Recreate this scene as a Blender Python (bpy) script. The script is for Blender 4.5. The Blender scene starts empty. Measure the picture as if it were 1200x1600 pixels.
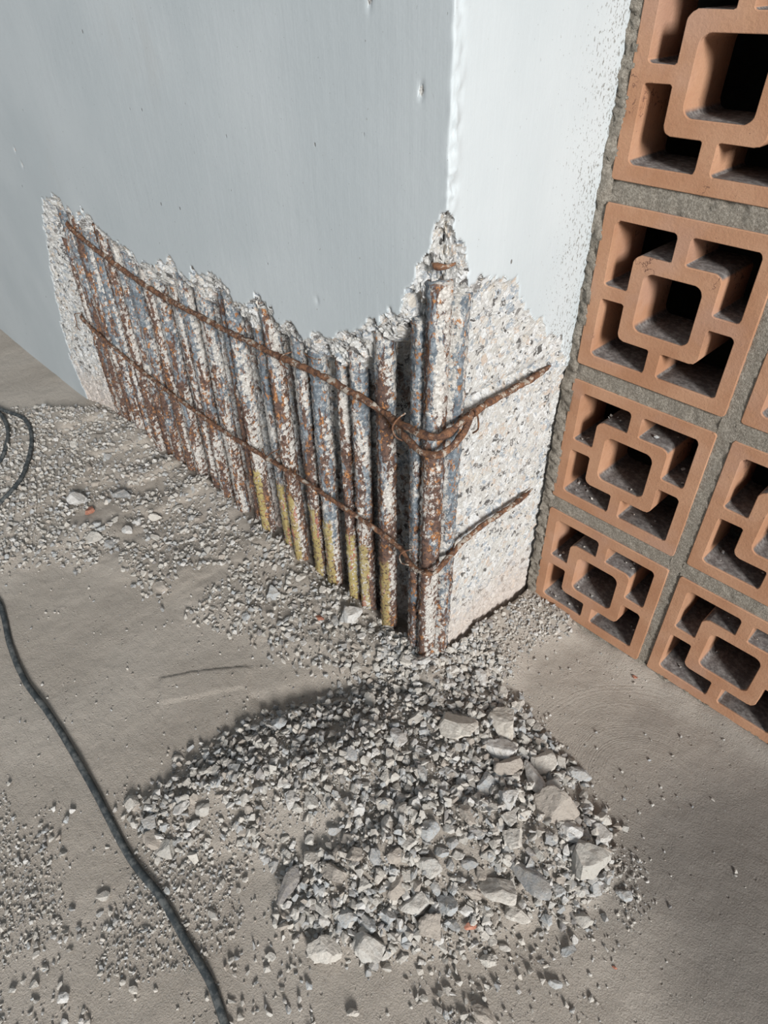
import bpy, bmesh, math, random
import numpy as np
from mathutils import Vector, Matrix, Euler
random.seed(7)
rng = np.random.default_rng(11)
SC = bpy.context.scene
COL = SC.collection

# ------------------------------------------------------------------ camera
CAM = np.array([0.41127, -0.73659, 0.85480])
ROT = np.array([[0.68881229, 0.72476506, -0.01591349],
                [0.45200032, -0.4465335, -0.77220693],
                [-0.56677451, 0.52471272, -0.6351718]])      # rows: right, down, forward
FPX = 1028.94
cd = bpy.data.cameras.new('camera')
cam = bpy.data.objects.new('camera', cd)
COL.objects.link(cam)
m = Matrix([[ROT[0][i], -ROT[1][i], -ROT[2][i], CAM[i]] for i in range(3)] + [[0, 0, 0, 1]])
cam.matrix_world = m
cd.sensor_fit = 'HORIZONTAL'
cd.sensor_width = 36.0
cd.lens = FPX / 1200 * 36.0
cd.clip_start = 0.02
SC.camera = cam

# ------------------------------------------------------------------ world, light, exposure
w = bpy.data.worlds.new('world')
SC.world = w
w.use_nodes = True
bg = w.node_tree.nodes['Background']
bg.inputs[0].default_value = (0.78, 0.89, 1.0, 1)
bg.inputs[1].default_value = 0.26


def area(name, loc, target, sx, sy, power, col):
    ld = bpy.data.lights.new(name, 'AREA')
    ld.shape = 'RECTANGLE'
    ld.size, ld.size_y = sx, sy
    ld.energy = power
    ld.color = col
    o = bpy.data.objects.new(name, ld)
    COL.objects.link(o)
    o.location = loc
    o.rotation_euler = (Vector(target) - Vector(loc)).to_track_quat('-Z', 'Y').to_euler()
    return o


area('window_daylight', (8.6, -4.5, 4.5), (-0.2, -0.3, 0.2), 2.0, 2.6, 1480, (1.0, 0.985, 0.96))
SC.view_settings.view_transform = 'Standard'
SC.view_settings.look = 'None'
SC.view_settings.exposure = 0.13
SC.view_settings.gamma = 1.0
SC.view_settings.use_curve_mapping = False

# ------------------------------------------------------------------ measured dimensions (metres)
D = 0.25876        # the column stands this far in front of the block screen
XG = -0.01241      # plane of the column's return face
FZ = -0.0134       # floor level
S, JX, JZ = 0.2, 0.01736, 0.0236     # block side, mortar joints
BT = 0.08          # block thickness


# ------------------------------------------------------------------ helpers
def tag(o, label=None, cat=None, group=None, kind=None):
    if label: o['label'] = label
    if cat: o['category'] = cat
    if group: o['group'] = group
    if kind: o['kind'] = kind
    return o


def mesh_obj(name, verts, faces, mat, parent=None, smooth=False):
    me = bpy.data.meshes.new(name)
    me.from_pydata(verts if isinstance(verts, list) else verts.tolist(), [], faces if isinstance(faces, list) else faces.tolist())
    me.update()
    if smooth: me.polygons.foreach_set('use_smooth', [True] * len(me.polygons))
    me.materials.append(mat)
    o = bpy.data.objects.new(name, me)
    COL.objects.link(o)
    if parent: o.parent = parent
    return o


def floor_xy(u, v, z=FZ):
    """a point of the ground seen at pixel (u, v) of the photograph"""
    d = ROT.T @ np.array([(u - 600) / FPX, (v - 800) / FPX, 1.0])
    t = (z - CAM[2]) / d[2]
    p = CAM + t * d
    return p[0], p[1]


def hash2(ix, iy, seed):
    n = (ix.astype(np.int64) * 374761393 + iy.astype(np.int64) * 668265263 + seed * 2147483647) & 0xffffffff
    n = ((n ^ (n >> 13)) * 1274126177) & 0xffffffff
    n = n ^ (n >> 16)
    return (n & 0xffff) / 65535.0


def vnoise(x, y, seed=0):
    ix, iy = np.floor(x), np.floor(y)
    fx, fy = x - ix, y - iy
    fx = fx * fx * (3 - 2 * fx); fy = fy * fy * (3 - 2 * fy)
    a = hash2(ix, iy, seed); b = hash2(ix + 1, iy, seed)
    c = hash2(ix, iy + 1, seed); d = hash2(ix + 1, iy + 1, seed)
    return (a * (1 - fx) + b * fx) * (1 - fy) + (c * (1 - fx) + d * fx) * fy - 0.5


def fbm(x, y, freq, octs=4, seed=0, gain=0.5):
    s = 0; a = 1.0
    for k in range(octs):
        s = s + a * vnoise(x * freq, y * freq, seed + k * 17)
        freq *= 2.03; a *= gain
    return s


def facet(x, y, freq, seed=0):
    """worley style broken facets: each cell is a small tilted plane"""
    gx, gy = x * freq, y * freq
    ix, iy = np.floor(gx), np.floor(gy)
    best = np.full(np.shape(x), 9.0); val = np.zeros(np.shape(x))
    for dx in (-1, 0, 1):
        for dy in (-1, 0, 1):
            cx, cy = ix + dx, iy + dy
            px = cx + hash2(cx, cy, seed); py = cy + hash2(cx, cy, seed + 5)
            ddx, ddy = gx - px, gy - py
            dd = ddx * ddx + ddy * ddy
            v = (hash2(cx, cy, seed + 9) - .5) + ddx * (hash2(cx, cy, seed + 11) - .5) * 1.6 + ddy * (hash2(cx, cy, seed + 13) - .5) * 1.6
            mk = dd < best
            val = np.where(mk, v, val); best = np.where(mk, dd, best)
    return val


def poly_sd(x, y, poly):
    """signed distance to a polygon, positive inside"""
    P = np.array(poly, float); n = len(P)
    d = np.full(np.shape(x), 1e9); ins = np.zeros(np.shape(x), bool)
    for i in range(n):
        a, b = P[i], P[(i + 1) % n]
        e = b - a
        wx, wy = x - a[0], y - a[1]
        t = np.clip((wx * e[0] + wy * e[1]) / (e @ e + 1e-12), 0, 1)
        d = np.minimum(d, (wx - t * e[0]) ** 2 + (wy - t * e[1]) ** 2)
        c = ((a[1] > y) != (b[1] > y))
        with np.errstate(divide='ignore', invalid='ignore'):
            xi = (b[0] - a[0]) * (y - a[1]) / (b[1] - a[1] + 1e-15) + a[0]
        ins ^= (c & (x < xi))
    d = np.sqrt(d)
    return np.where(ins, d, -d)


def sstep(a, b, x):
    t = np.clip((x - a) / (b - a), 0, 1)
    return t * t * (3 - 2 * t)


def grid_faces(nu, nv):
    i = np.arange(nu - 1)[:, None] * nv + np.arange(nv - 1)[None, :]
    return np.stack([i, i + nv, i + nv + 1, i + 1], -1).reshape(-1, 4)


# ------------------------------------------------------------------ node helper
class NT:
    def __init__(s, name):
        s.m = bpy.data.materials.new(name); s.m.use_nodes = True
        s.t = s.m.node_tree; s.t.nodes.clear()
        s.out = s.t.nodes.new('ShaderNodeOutputMaterial')
        s.b = s.t.nodes.new('ShaderNodeBsdfPrincipled')
        s.t.links.new(s.b.outputs[0], s.out.inputs[0])
        s.b.inputs['Roughness'].default_value = .9
        s.b.inputs['Specular IOR Level'].default_value = .25
        s.tc = s.t.nodes.new('ShaderNodeTexCoord')
        s.obj = s.tc.outputs['Object']

    def put(s, sock, v):
        if hasattr(v, 'links'): s.t.links.new(v, sock)
        elif isinstance(v, (tuple, list)) and len(v) == 3 and sock.type == 'RGBA': sock.default_value = (*v, 1)
        else: sock.default_value = v

    def n(s, ty, out=0, ins=None, **kw):
        nd = s.t.nodes.new(ty)
        for k, v in kw.items(): setattr(nd, k, v)
        for k, v in (ins or {}).items(): s.put(nd.inputs[k], v)
        return nd.outputs[out]

    def noise(s, scale, detail=4, rough=.6, vec=None, dist=0.0, out=0):
        return s.n('ShaderNodeTexNoise', out, {'Vector': vec if vec is not None else s.obj, 'Scale': scale, 'Detail': detail, 'Roughness': rough, 'Distortion': dist})

    def mapping(s, scale=(1, 1, 1), loc=(0, 0, 0), vec=None):
        return s.n('ShaderNodeMapping', 0, {'Vector': vec if vec is not None else s.obj, 'Scale': scale, 'Location': loc})

    def math(s, op, a, b=0.0, c=None, clamp=False):
        nd = s.t.nodes.new('ShaderNodeMath'); nd.operation = op; nd.use_clamp = clamp
        s.put(nd.inputs[0], a); s.put(nd.inputs[1], b)
        if c is not None: s.put(nd.inputs[2], c)
        return nd.outputs[0]

    def step(s, v, a, b):
        if a > b: return s.math('SUBTRACT', 1.0, s.step(v, b, a))
        return s.n('ShaderNodeMapRange', 0, {'Value': v, 'From Min': a, 'From Max': b}, interpolation_type='SMOOTHSTEP')

    def mix(s, f, a, b, mode='MIX'):
        nd = s.t.nodes.new('ShaderNodeMix'); nd.data_type = 'RGBA'; nd.blend_type = mode
        s.put(nd.inputs[0], f); s.put(nd.inputs[6], a); s.put(nd.inputs[7], b)
        return nd.outputs[2]

    def ramp(s, v, stops, interp='LINEAR'):
        nd = s.t.nodes.new('ShaderNodeValToRGB'); nd.color_ramp.interpolation = interp
        e = nd.color_ramp.elements
        while len(e) < len(stops): e.new(.5)
        for k, (p, c) in enumerate(stops):
            e[k].position = p; e[k].color = (*c, 1)
        s.put(nd.inputs[0], v)
        return nd.outputs[0]

    def voro(s, scale, out='Color', feature='F1', vec=None, rnd=1.0):
        nd = s.t.nodes.new('ShaderNodeTexVoronoi'); nd.feature = feature
        s.put(nd.inputs['Vector'], vec if vec is not None else s.obj)
        nd.inputs['Scale'].default_value = scale; nd.inputs['Randomness'].default_value = rnd
        return nd.outputs[out]

    def attr(s, name, out='Fac', kind='GEOMETRY'):
        nd = s.t.nodes.new('ShaderNodeAttribute'); nd.attribute_name = name; nd.attribute_type = kind
        return nd.outputs[out]

    def xyz(s, vec=None):
        nd = s.t.nodes.new('ShaderNodeSeparateXYZ'); s.put(nd.inputs[0], vec if vec is not None else s.obj)
        return nd.outputs

    def bump(s, h, dist, strength=1.0, prev=None):
        ins = {'Height': h, 'Distance': dist, 'Strength': strength}
        if prev is not None: ins['Normal'] = prev
        return s.n('ShaderNodeBump', 0, ins)

    def finish(s, col, normal=None, rough=None):
        s.put(s.b.inputs['Base Color'], col)
        if normal is not None: s.put(s.b.inputs['Normal'], normal)
        if rough is not None: s.put(s.b.inputs['Roughness'], rough)
        return s.m


# ------------------------------------------------------------------ materials
def mat_column():
    t = NT('painted_and_broken_concrete')
    x, y, z = t.xyz()
    # paint: flat blue-grey, fine vertical brush lines, pits, dirt specks by the block joint
    streak = t.noise(1.0, 5, .65, t.mapping((90, 90, 5)))
    cloud = t.noise(5, 3, .5)
    pc = t.mix(t.step(cloud, .3, .7), (.485, .53, .55), (.54, .582, .60))
    pc = t.mix(t.math('MULTIPLY', t.step(streak, .5, .8), .14), pc, (.47, .50, .52))
    near = t.math('MULTIPLY', t.step(y, -.13, -.005), t.step(x, XG - .01, XG - .002))
    sp = t.noise(330, 3, .7, t.mapping((1, 1, .6)))
    nclump = t.noise(18, 3, .6)
    spm = t.step(t.math('ADD', sp, t.math('MULTIPLY', t.math('MULTIPLY', near, nclump), .30)), .70, .74)
    pc = t.mix(t.math('MULTIPLY', spm, .75), pc, (.15, .14, .12))
    smear = t.step(t.noise(9, 4, .6, t.mapping((1, 1, .5), (3, 1, 2))), .62, .8)
    pc = t.mix(t.math('MULTIPLY', smear, .22), pc, (.42, .41, .39))
    scuff = t.step(t.noise(1, 4, .7, t.mapping((55, 55, 18), (5, 2, 9))), .71, .76)
    pc = t.mix(t.math('MULTIPLY', scuff, .35), pc, (.30, .30, .30))
    pit = t.voro(24, 'Distance', vec=t.mapping((1.3, 1.3, .8)))
    pitm = t.math('MULTIPLY', t.math('SUBTRACT', 1.0, t.step(pit, .03, .055)), t.step(t.noise(13, 2), .50, .56))
    pc = t.mix(pitm, pc, (.20, .20, .19))
    # raw concrete: pale cement matrix, angular dark, blue-grey and beige aggregate
    warp = t.n('ShaderNodeVectorMath', 0, {0: t.obj, 1: t.n('ShaderNodeVectorMath', 0, {0: t.noise(60, 2, .5, out='Color' if False else 1), 1: (.012, .012, .012)}, operation='MULTIPLY')}, operation='ADD')
    cell = t.n('ShaderNodeSeparateColor', 0, {0: t.voro(110, 'Color', vec=warp)})
    agg = t.ramp(cell, [(0, (.56, .55, .52)), (.30, (.64, .64, .62)), (.44, (.56, .48, .41)), (.55, (.68, .69, .69)), (.68, (.36, .40, .44)), (.80, (.60, .56, .50)), (.87, (.12, .115, .11)), (.93, (.21, .20, .19))], 'CONSTANT')
    cell2 = t.n('ShaderNodeSeparateColor', 1, {0: t.voro(230, 'Color', vec=warp)})
    agg2 = t.ramp(cell2, [(0, (.60, .59, .57)), (.45, (.70, .70, .69)), (.68, (.40, .42, .44)), (.82, (.12, .115, .11)), (.91, (.62, .57, .50))], 'CONSTANT')
    matrix = t.mix(t.step(t.noise(420, 3, .7), .42, .62), (.46, .455, .44), (.80, .80, .785))
    edge = t.voro(110, 'Distance', 'DISTANCE_TO_EDGE', vec=warp)
    rc = t.mix(t.math('MULTIPLY', t.step(edge, .04, .08), t.step(t.noise(45, 3), .34, .46)), matrix, agg)
    edge2 = t.voro(230, 'Distance', 'DISTANCE_TO_EDGE', vec=warp)
    rc = t.mix(t.math('MULTIPLY', t.step(edge2, .1, .2), t.step(t.noise(70, 3, .6, t.mapping((1, 1, 1), (4, 4, 4))), .44, .52)), rc, agg2)
    # pinkish dust on the bottom of the break
    rc = t.mix(t.math('MULTIPLY', t.math('SUBTRACT', 1, t.step(t.math('ADD', z, t.math('MULTIPLY', t.noise(14, 3), .12)), .06, .20)), .75), rc, (.60, .52, .46))
    # rust bleeding between the bars
    rust = t.math('MULTIPLY', t.attr('rusty'), t.step(t.noise(1, 5, .7, t.mapping((60, 60, 22))), .50, .62))
    rc = t.mix(t.math('MULTIPLY', rust, .8), rc, (.17, .09, .06))
    dep = t.attr('depth')
    raw = t.step(t.math('ADD', dep, t.math('MULTIPLY', t.math('SUBTRACT', t.noise(160, 3, .7), .5), .0016)), .0008, .0014)
    col = t.mix(raw, pc, rc)
    hb = t.math('ADD', t.math('MULTIPLY', cell, .5), t.noise(300, 5, .75))
    nb = t.bump(hb, .0022, t.math('MULTIPLY', raw, 1.0))
    hp = t.math('SUBTRACT', t.math('ADD', t.math('MULTIPLY', streak, .45), t.math('MULTIPLY', t.noise(60, 3), .5)), t.math('MULTIPLY', pitm, 1.5))
    nb2 = t.bump(hp, .0006, t.math('SUBTRACT', 1, raw), nb)
    return t.finish(col, nb2, t.math('MULTIPLY_ADD', raw, .3, .62))


def mat_floor():
    t = NT('dusty_cement')
    x, y, z = t.xyz()
    c = t.mix(t.step(t.noise(3.5, 4, .55), .35, .65), (.385, .338, .288), (.465, .415, .36))
    c = t.mix(t.math('MULTIPLY', t.step(t.noise(420, 3, .7), .45, .7), .45), c, (.46, .43, .39))
    c = t.mix(t.math('MULTIPLY', t.step(t.noise(300, 3, .7, t.mapping((1, 1, 1), (2, 7, 1))), .60, .70), .55), c, (.16, .14, .12))
    # darker patch of the cement towards the screen wall's right end
    px, py = .56, -.16
    dx = t.math('SUBTRACT', x, px); dy = t.math('SUBTRACT', y, py)
    r = t.math('SQRT', t.math('ADD', t.math('MULTIPLY', dx, dx), t.math('MULTIPLY', t.math('MULTIPLY', dy, dy), 1.3)))
    st = t.step(t.math('ADD', r, t.math('MULTIPLY', t.math('SUBTRACT', t.noise(9, 5, .65, t.mapping((1, .5, 1))), .5), .26)), .40, .14)
    c = t.mix(t.math('MULTIPLY', st, .70), c, (.115, .108, .10))
    # trowel arcs
    ax, ay = floor_xy(1010, 1230)
    dx = t.math('SUBTRACT', x, float(ax)); dy = t.math('SUBTRACT', y, float(ay))
    rr = t.math('SQRT', t.math('ADD', t.math('MULTIPLY', dx, dx), t.math('MULTIPLY', dy, dy)))
    wob = t.math('ADD', rr, t.math('MULTIPLY', t.noise(10, 3), .02))
    ring = t.noise(1, 3, .6, t.n('ShaderNodeCombineXYZ', 0, {0: t.math('MULTIPLY', wob, 330)}))
    rm = t.math('MULTIPLY', t.math('MULTIPLY', t.step(rr, .24, .14), t.step(rr, .03, .07)), t.step(dx, .10, -.02))
    grains = t.noise(520, 4, .7)
    lumps = t.noise(55, 4, .65)
    smear = t.noise(1, 4, .6, t.mapping((25, 110, 10)))
    h = t.math('ADD', t.math('MULTIPLY', grains, 1.0), t.math('MULTIPLY', lumps, 1.4))
    h = t.math('ADD', h, t.math('MULTIPLY', smear, .8))
    h = t.math('ADD', h, t.math('MULTIPLY', t.math('MULTIPLY', ring, rm), .9))
    h = t.math('SUBTRACT', h, t.math('MULTIPLY', t.math('SUBTRACT', 1, t.step(t.voro(75, 'Distance'), .06, .16)), t.step(t.noise(8, 3), .46, .6)))
    return t.finish(c, t.bump(h, .0022, 1.0), .95)


def mat_stone():
    t = NT('crushed_concrete')
    t.obj = t.n('ShaderNodeNewGeometry', 'Position')
    g = t.n('ShaderNodeNewGeometry', 'Random Per Island')
    oi = t.n('ShaderNodeObjectInfo', 'Random')
    tone = t.attr('tone', kind='OBJECT')
    r = t.math('FRACT', t.math('ADD', g, oi))
    isn = t.math('GREATER_THAN', tone, .001)
    r = t.math('ADD', t.math('MULTIPLY', t.math('SUBTRACT', 1.0, isn), r), tone)
    c = t.ramp(r, [(0, (.58, .56, .52)), (.2, (.50, .48, .44)), (.38, (.44, .46, .47)), (.52, (.62, .585, .53)), (.68, (.36, .37, .375)), (.78, (.66, .65, .63)), (.90, (.42, .37, .32)), (.97, (.25, .24, .24))], 'CONSTANT')
    mot = t.step(t.noise(230, 4, .7), .42, .62)
    c = t.mix(t.math('MULTIPLY', mot, .45), c, (.45, .41, .36))
    up = t.xyz(t.n('ShaderNodeNewGeometry', 'Normal'))[2]
    c = t.mix(t.math('MULTIPLY', t.math('MULTIPLY', t.step(up, .45, .95), t.step(t.noise(60, 4, .6), .35, .6)), .5), c, (.48, .43, .375))
    sp = t.step(t.noise(420, 2, .6, t.mapping((1, 1, 1), (3, 3, 3))), .64, .7)
    c = t.mix(t.math('MULTIPLY', sp, .6), c, (.2, .19, .18))
    return t.finish(c, t.bump(t.math('ADD', t.noise(420, 5, .75), t.noise(130, 3, .6)), .0020, .9), .92)


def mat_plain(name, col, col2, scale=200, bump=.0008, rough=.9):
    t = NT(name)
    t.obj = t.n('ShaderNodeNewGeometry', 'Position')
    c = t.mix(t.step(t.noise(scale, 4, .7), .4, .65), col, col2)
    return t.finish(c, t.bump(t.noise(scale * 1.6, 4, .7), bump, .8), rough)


def mat_rebar():
    t = NT('rusted_deformed_steel')
    rnd = t.n('ShaderNodeObjectInfo', 'Random')
    off = t.n('ShaderNodeVectorMath', 0, {0: t.obj, 1: t.n('ShaderNodeCombineXYZ', 0, {0: t.math('MULTIPLY', rnd, 13.7), 1: t.math('MULTIPLY', rnd, 7), 2: t.math('MULTIPLY', rnd, 29)})}, operation='ADD')
    x, y, z = t.xyz()
    blue = t.mix(t.step(t.noise(170, 4, .7, off), .4, .65), (.11, .135, .16), (.27, .30, .325))
    rustd = t.mix(t.step(t.noise(150, 5, .7, off), .38, .62), (.066, .045, .040), (.155, .092, .068))
    rusto = t.mix(t.step(t.noise(220, 4, .7, off), .4, .6), (.24, .105, .042), (.42, .205, .088))
    n1 = t.noise(1, 5, .68, t.mapping((60, 60, 16), vec=off))
    lean = t.math('ADD', t.math('MULTIPLY', z, .42), t.math('MULTIPLY', t.math('SUBTRACT', rnd, .5), .22))
    c = t.mix(t.step(t.math('ADD', n1, lean), .625, .665), rustd, blue)
    c = t.mix(t.step(t.noise(1, 5, .7, t.mapping((130, 130, 90), (5, 1, 3), off)), .55, .60), c, rusto)
    # mortar left in the hollows between the ribs
    white = t.mix(t.step(t.noise(300, 4, .7), .4, .65), (.40, .38, .35), (.70, .68, .64))
    rib = t.attr('rib')
    wn = t.math('SUBTRACT', t.noise(1, 6, .75, t.mapping((170, 170, 110), (9, 2, 1), off)), t.math('MULTIPLY', rib, .09))
    wn = t.math('ADD', wn, t.math('MULTIPLY', t.math('SUBTRACT', t.noise(1, 3, .6, t.mapping((45, 45, 9), (2, 8, 5), off)), .5), .75))
    c = t.mix(t.math('MULTIPLY', t.step(wn, .468, .52), .92), c, white)
    # marking paint, yellow with a red band, on one flank near the foot of some bars
    paint = t.attr('paint', kind='OBJECT')
    nn = t.math('MULTIPLY', t.math('SUBTRACT', t.noise(90, 4, .7, off), .5), .014)
    side = t.step(t.math('ADD', t.math('ADD', t.math('MULTIPLY', x, t.attr('paint_x', kind='OBJECT')), t.math('MULTIPLY', y, t.attr('paint_y', kind='OBJECT'))), t.math('MULTIPLY', nn, .6)), .0090, .0100)
    low = t.math('SUBTRACT', 1, t.step(t.math('ADD', z, t.math('MULTIPLY', nn, 3)), .185, .195))
    pm = t.math('MULTIPLY', t.math('MULTIPLY', side, low), t.math('MULTIPLY', paint, t.step(t.noise(200, 4, .7, off), .60, .50)), clamp=True)
    red = t.math('MULTIPLY', t.step(t.noise(1, 3, .6, t.mapping((80, 80, 14), (1, 6, 3), off)), .56, .62), 1)
    pcol = t.mix(red, (.36, .29, .12), (.36, .15, .11))
    c = t.mix(pm, c, pcol)
    h = t.math('ADD', n1, t.noise(350, 4, .75, off))
    return t.finish(c, t.bump(h, .0012, .9), .78)


def mat_rust():
    t = NT('bright_rust')
    c = t.mix(t.step(t.noise(140, 5, .7), .38, .62), (.085, .048, .036), (.25, .125, .068))
    c = t.mix(t.step(t.noise(70, 5, .75, t.mapping((1, 1, 1), (3, 1, 1))), .54, .60), c, (.42, .37, .31))
    return t.finish(c, t.bump(t.noise(300, 5, .75), .0015, 1), .85)


def mat_clay():
    t = NT('terracotta')
    oi = t.n('ShaderNodeObjectInfo', 'Random')
    off = t.n('ShaderNodeVectorMath', 0, {0: t.obj, 1: t.n('ShaderNodeCombineXYZ', 0, {0: t.math('MULTIPLY', oi, 9), 2: oi})}, operation='ADD')
    c = t.mix(t.step(t.noise(14, 4, .6, off), .3, .7), (.375, .192, .108), (.46, .262, .162))
    c = t.mix(t.math('MULTIPLY', t.step(t.noise(300, 4, .7, off), .5, .7), .35), c, (.36, .17, .11))
    sp = t.step(t.noise(160, 3, .75, t.mapping((1, 1, 1), (7, 3, 2), off)), .67, .70)
    c = t.mix(t.math('MULTIPLY', sp, .7), c, (.14, .08, .06))
    c = t.mix(t.math('MULTIPLY', t.step(t.noise(7, 4, .6, t.mapping((1, 1, 1), (1, 8, 3), off)), .5, .68), .5), c, (.43, .27, .205))
    ck = t.voro(9, 'Distance', 'DISTANCE_TO_EDGE', vec=t.n('ShaderNodeVectorMath', 0, {0: off, 1: t.n('ShaderNodeVectorMath', 0, {0: t.noise(25, 4, .7, off, out=1), 1: (.09, .09, .09)}, operation='MULTIPLY')}, operation='ADD'))
    ckm = t.math('MULTIPLY', t.math('SUBTRACT', 1, t.step(ck, .004, .009)), t.step(t.noise(12, 2, .5, t.mapping((1, 1, 1), (5, 5, 5), off)), .58, .64))
    c = t.mix(t.math('MULTIPLY', ckm, .8), c, (.12, .06, .045))
    # soot and dust lying on every upward facing ledge inside the perforations
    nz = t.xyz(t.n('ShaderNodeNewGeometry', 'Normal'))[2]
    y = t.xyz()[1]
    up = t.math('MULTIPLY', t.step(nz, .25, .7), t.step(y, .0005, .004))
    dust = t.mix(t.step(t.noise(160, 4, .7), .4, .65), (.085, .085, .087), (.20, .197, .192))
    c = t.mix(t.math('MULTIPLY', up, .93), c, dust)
    return t.finish(c, t.bump(t.noise(260, 5, .7, off), .0009, .9), .88)


def mat_cable():
    t = NT('dusty_black_rubber')
    nz = t.xyz(t.n('ShaderNodeNewGeometry', 'Normal'))[2]
    d = t.math('MULTIPLY', t.step(t.noise(90, 5, .7), .40, .66), .75)
    c = t.mix(d, (.040, .048, .052), (.165, .17, .165))
    return t.finish(c, t.bump(t.noise(170, 4, .7), .001, .6), .7)


M_COL = mat_column(); M_FLOOR = mat_floor(); M_STONE = mat_stone(); M_BAR = mat_rebar(); M_RUST = mat_rust()
M_CLAY = mat_clay(); M_CABLE = mat_cable()
M_MORTAR = mat_plain('sandy_mortar', (.225, .20, .165), (.37, .335, .285), 330, .003)
M_BRICK = mat_plain('brick_chip', (.36, .15, .10), (.47, .24, .17), 150)
M_SLAB = mat_plain('mortar_slab', (.48, .44, .385), (.60, .56, .50), 180, .0015)
M_DARK = mat_plain('painted_shade_backing', (.05, .047, .043), (.07, .065, .06), 20)  # near-black colour paints shade into the enclosure added behind the screen

# ------------------------------------------------------------------ ground relief
P = lambda pts: [floor_xy(*p) for p in pts]
PILE = P([(215, 1262), (300, 1190), (400, 1125), (500, 1095), (590, 1068), (630, 1005), (650, 985), (705, 985), (745, 1050), (800, 1085), (850, 1150), (885, 1205), (950, 1290), (965, 1380), (905, 1430), (800, 1455), (740, 1480), (600, 1500), (520, 1490), (445, 1440), (440, 1360), (380, 1330), (250, 1325)])
STRIP = P([(0, 645), (110, 640), (180, 645), (260, 695), (360, 772), (480, 872), (590, 940), (660, 985), (665, 1030), (620, 1050), (560, 1085), (450, 1035), (380, 1000), (300, 960), (210, 915), (100, 880), (0, 890)])
BASE = P([(700, 985), (760, 960), (840, 940), (880, 965), (890, 990), (830, 1010), (800, 1060), (740, 1040)])
HOLLOW = P([(395, 1090), (480, 1065), (560, 1060), (600, 1070), (570, 1095), (480, 1112), (420, 1120)])
PLATE = P([(250, 1062), (300, 1052), (385, 1043), (393, 1048), (382, 1075), (250, 1100)])
LEDGES = [P([(60, 640), (180, 655), (100, 680)]), P([(110, 690), (240, 682), (238, 700), (150, 722)]),
          P([(190, 745), (285, 722), (285, 735), (200, 765)]), P([(210, 800), (330, 755), (335, 770), (240, 812)])]


def ground(x, y):
    h = fbm(x, y, 3, 3, 1) * .006 + fbm(x, y, 22, 3, 5) * .0022
    sp = poly_sd(x, y, PILE)
    pile = .034 * sstep(-.02, .14, sp) * (1 + .6 * fbm(x, y, 14, 3, 31)) + .004 * sstep(-.01, .01, sp)
    ss = poly_sd(x, y, STRIP)
    strip = .010 * sstep(-.02, .05, ss) * (1 + 1.2 * fbm(x, y, 12, 3, 41))
    sb = poly_sd(x, y, BASE)
    base = .018 * sstep(-.03, .04, sb)
    h = h + pile + strip + base
    h = h - .007 * sstep(-.015, .02, poly_sd(x, y, HOLLOW))
    h = h + .0025 * sstep(-.001, .001, poly_sd(x, y, PLATE))
    for L in LEDGES: h = h + .010 * sstep(-.006, .008, poly_sd(x, y, L))
    # dust and mortar fillets at the foot of the column and of the block screen
    dc = np.abs(y + D)
    h = h + .014 * np.exp(-(dc / .045) ** 2) * (x < XG) * (1 + 1.5 * fbm(x, y, 9, 2, 77)) * sstep(-1.35, -1.1, x)
    dr = np.abs(x - XG)
    h = h + .016 * np.exp(-(dr / .03) ** 2) * (y > -D - .02) * (x >= XG - .001)
    h = h + .012 * np.exp(-(np.abs(y) / .022) ** 2) * (x > XG) * (1 + fbm(x, y, 20, 2, 99))
    # a drift of dust on the left under the loops of cable
    h = h + .0012 * facet(x, y, 60, 3) * sstep(-.03, .02, np.maximum(sp, ss))
    return h


def axis(parts):
    a = []
    for lo, hi, st in parts: a.append(np.arange(lo, hi - 1e-9, st))
    a.append([parts[-1][1]])
    return np.concatenate(a)


gx = axis([(-4.5, -2.0, .1), (-2.0, -.9, .006), (-.9, .62, .0035), (.62, 3.0, .08)])
gy = axis([(-3.2, -1.0, .1), (-1.0, -.02, .0035), (-.02, .02, .005)])
X, Y = np.meshgrid(gx, gy, indexing='ij')
Z = FZ + ground(X, Y)
fl = mesh_obj('floor', np.stack([X, Y, Z], -1).reshape(-1, 3), grid_faces(len(gx), len(gy)), M_FLOOR, smooth=True)
tag(fl, 'dusty beige grey cement floor with curved trowel marks under the rubble', None, None, 'structure')

# ------------------------------------------------------------------ column with the cover broken away at its foot
# unwrapped outline of the break: u < 0 on the long grey side, u > 0 on the white return, z up
BREAK = [(-1.225, -.4), (-1.225, -.02), (-1.262, .10), (-1.223, .247), (-1.168, .379), (-1.105, .49), (-1.07, .515), (-1.01, .528), (-.955, .512), (-.93, .502), (-.905, .522), (-.865, .522), (-.84, .508), (-.79, .498), (-.73, .490), (-.70, .478), (-.665, .483), (-.64, .478), (-.61, .502), (-.575, .512), (-.548, .498),
         (-.530, .494), (-.49, .512), (-.452, .517), (-.432, .518), (-.41, .497), (-.385, .490), (-.362, .500), (-.346, .520), (-.335, .520), (-.315, .503), (-.30, .492), (-.275, .497), (-.25, .492), (-.232, .495), (-.215, .503), (-.195, .498), (-.175, .503), (-.16, .520), (-.13, .537), (-.10, .555), (-.068, .58), (-.05, .605), (-.03, .635), (-.014, .67), (-.002, .692),
         (.004, .69), (.012, .668), (.024, .648), (.036, .63), (.043, .612), (.060, .611), (.075, .600), (.09, .602), (.11, .598), (.122, .598), (.133, .570), (.148, .552), (.165, .535), (.185, .535), (.196, .515), (.215, .497), (.247, .466), (.262, .44), (.5, .43), (.5, -.4)]


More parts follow.
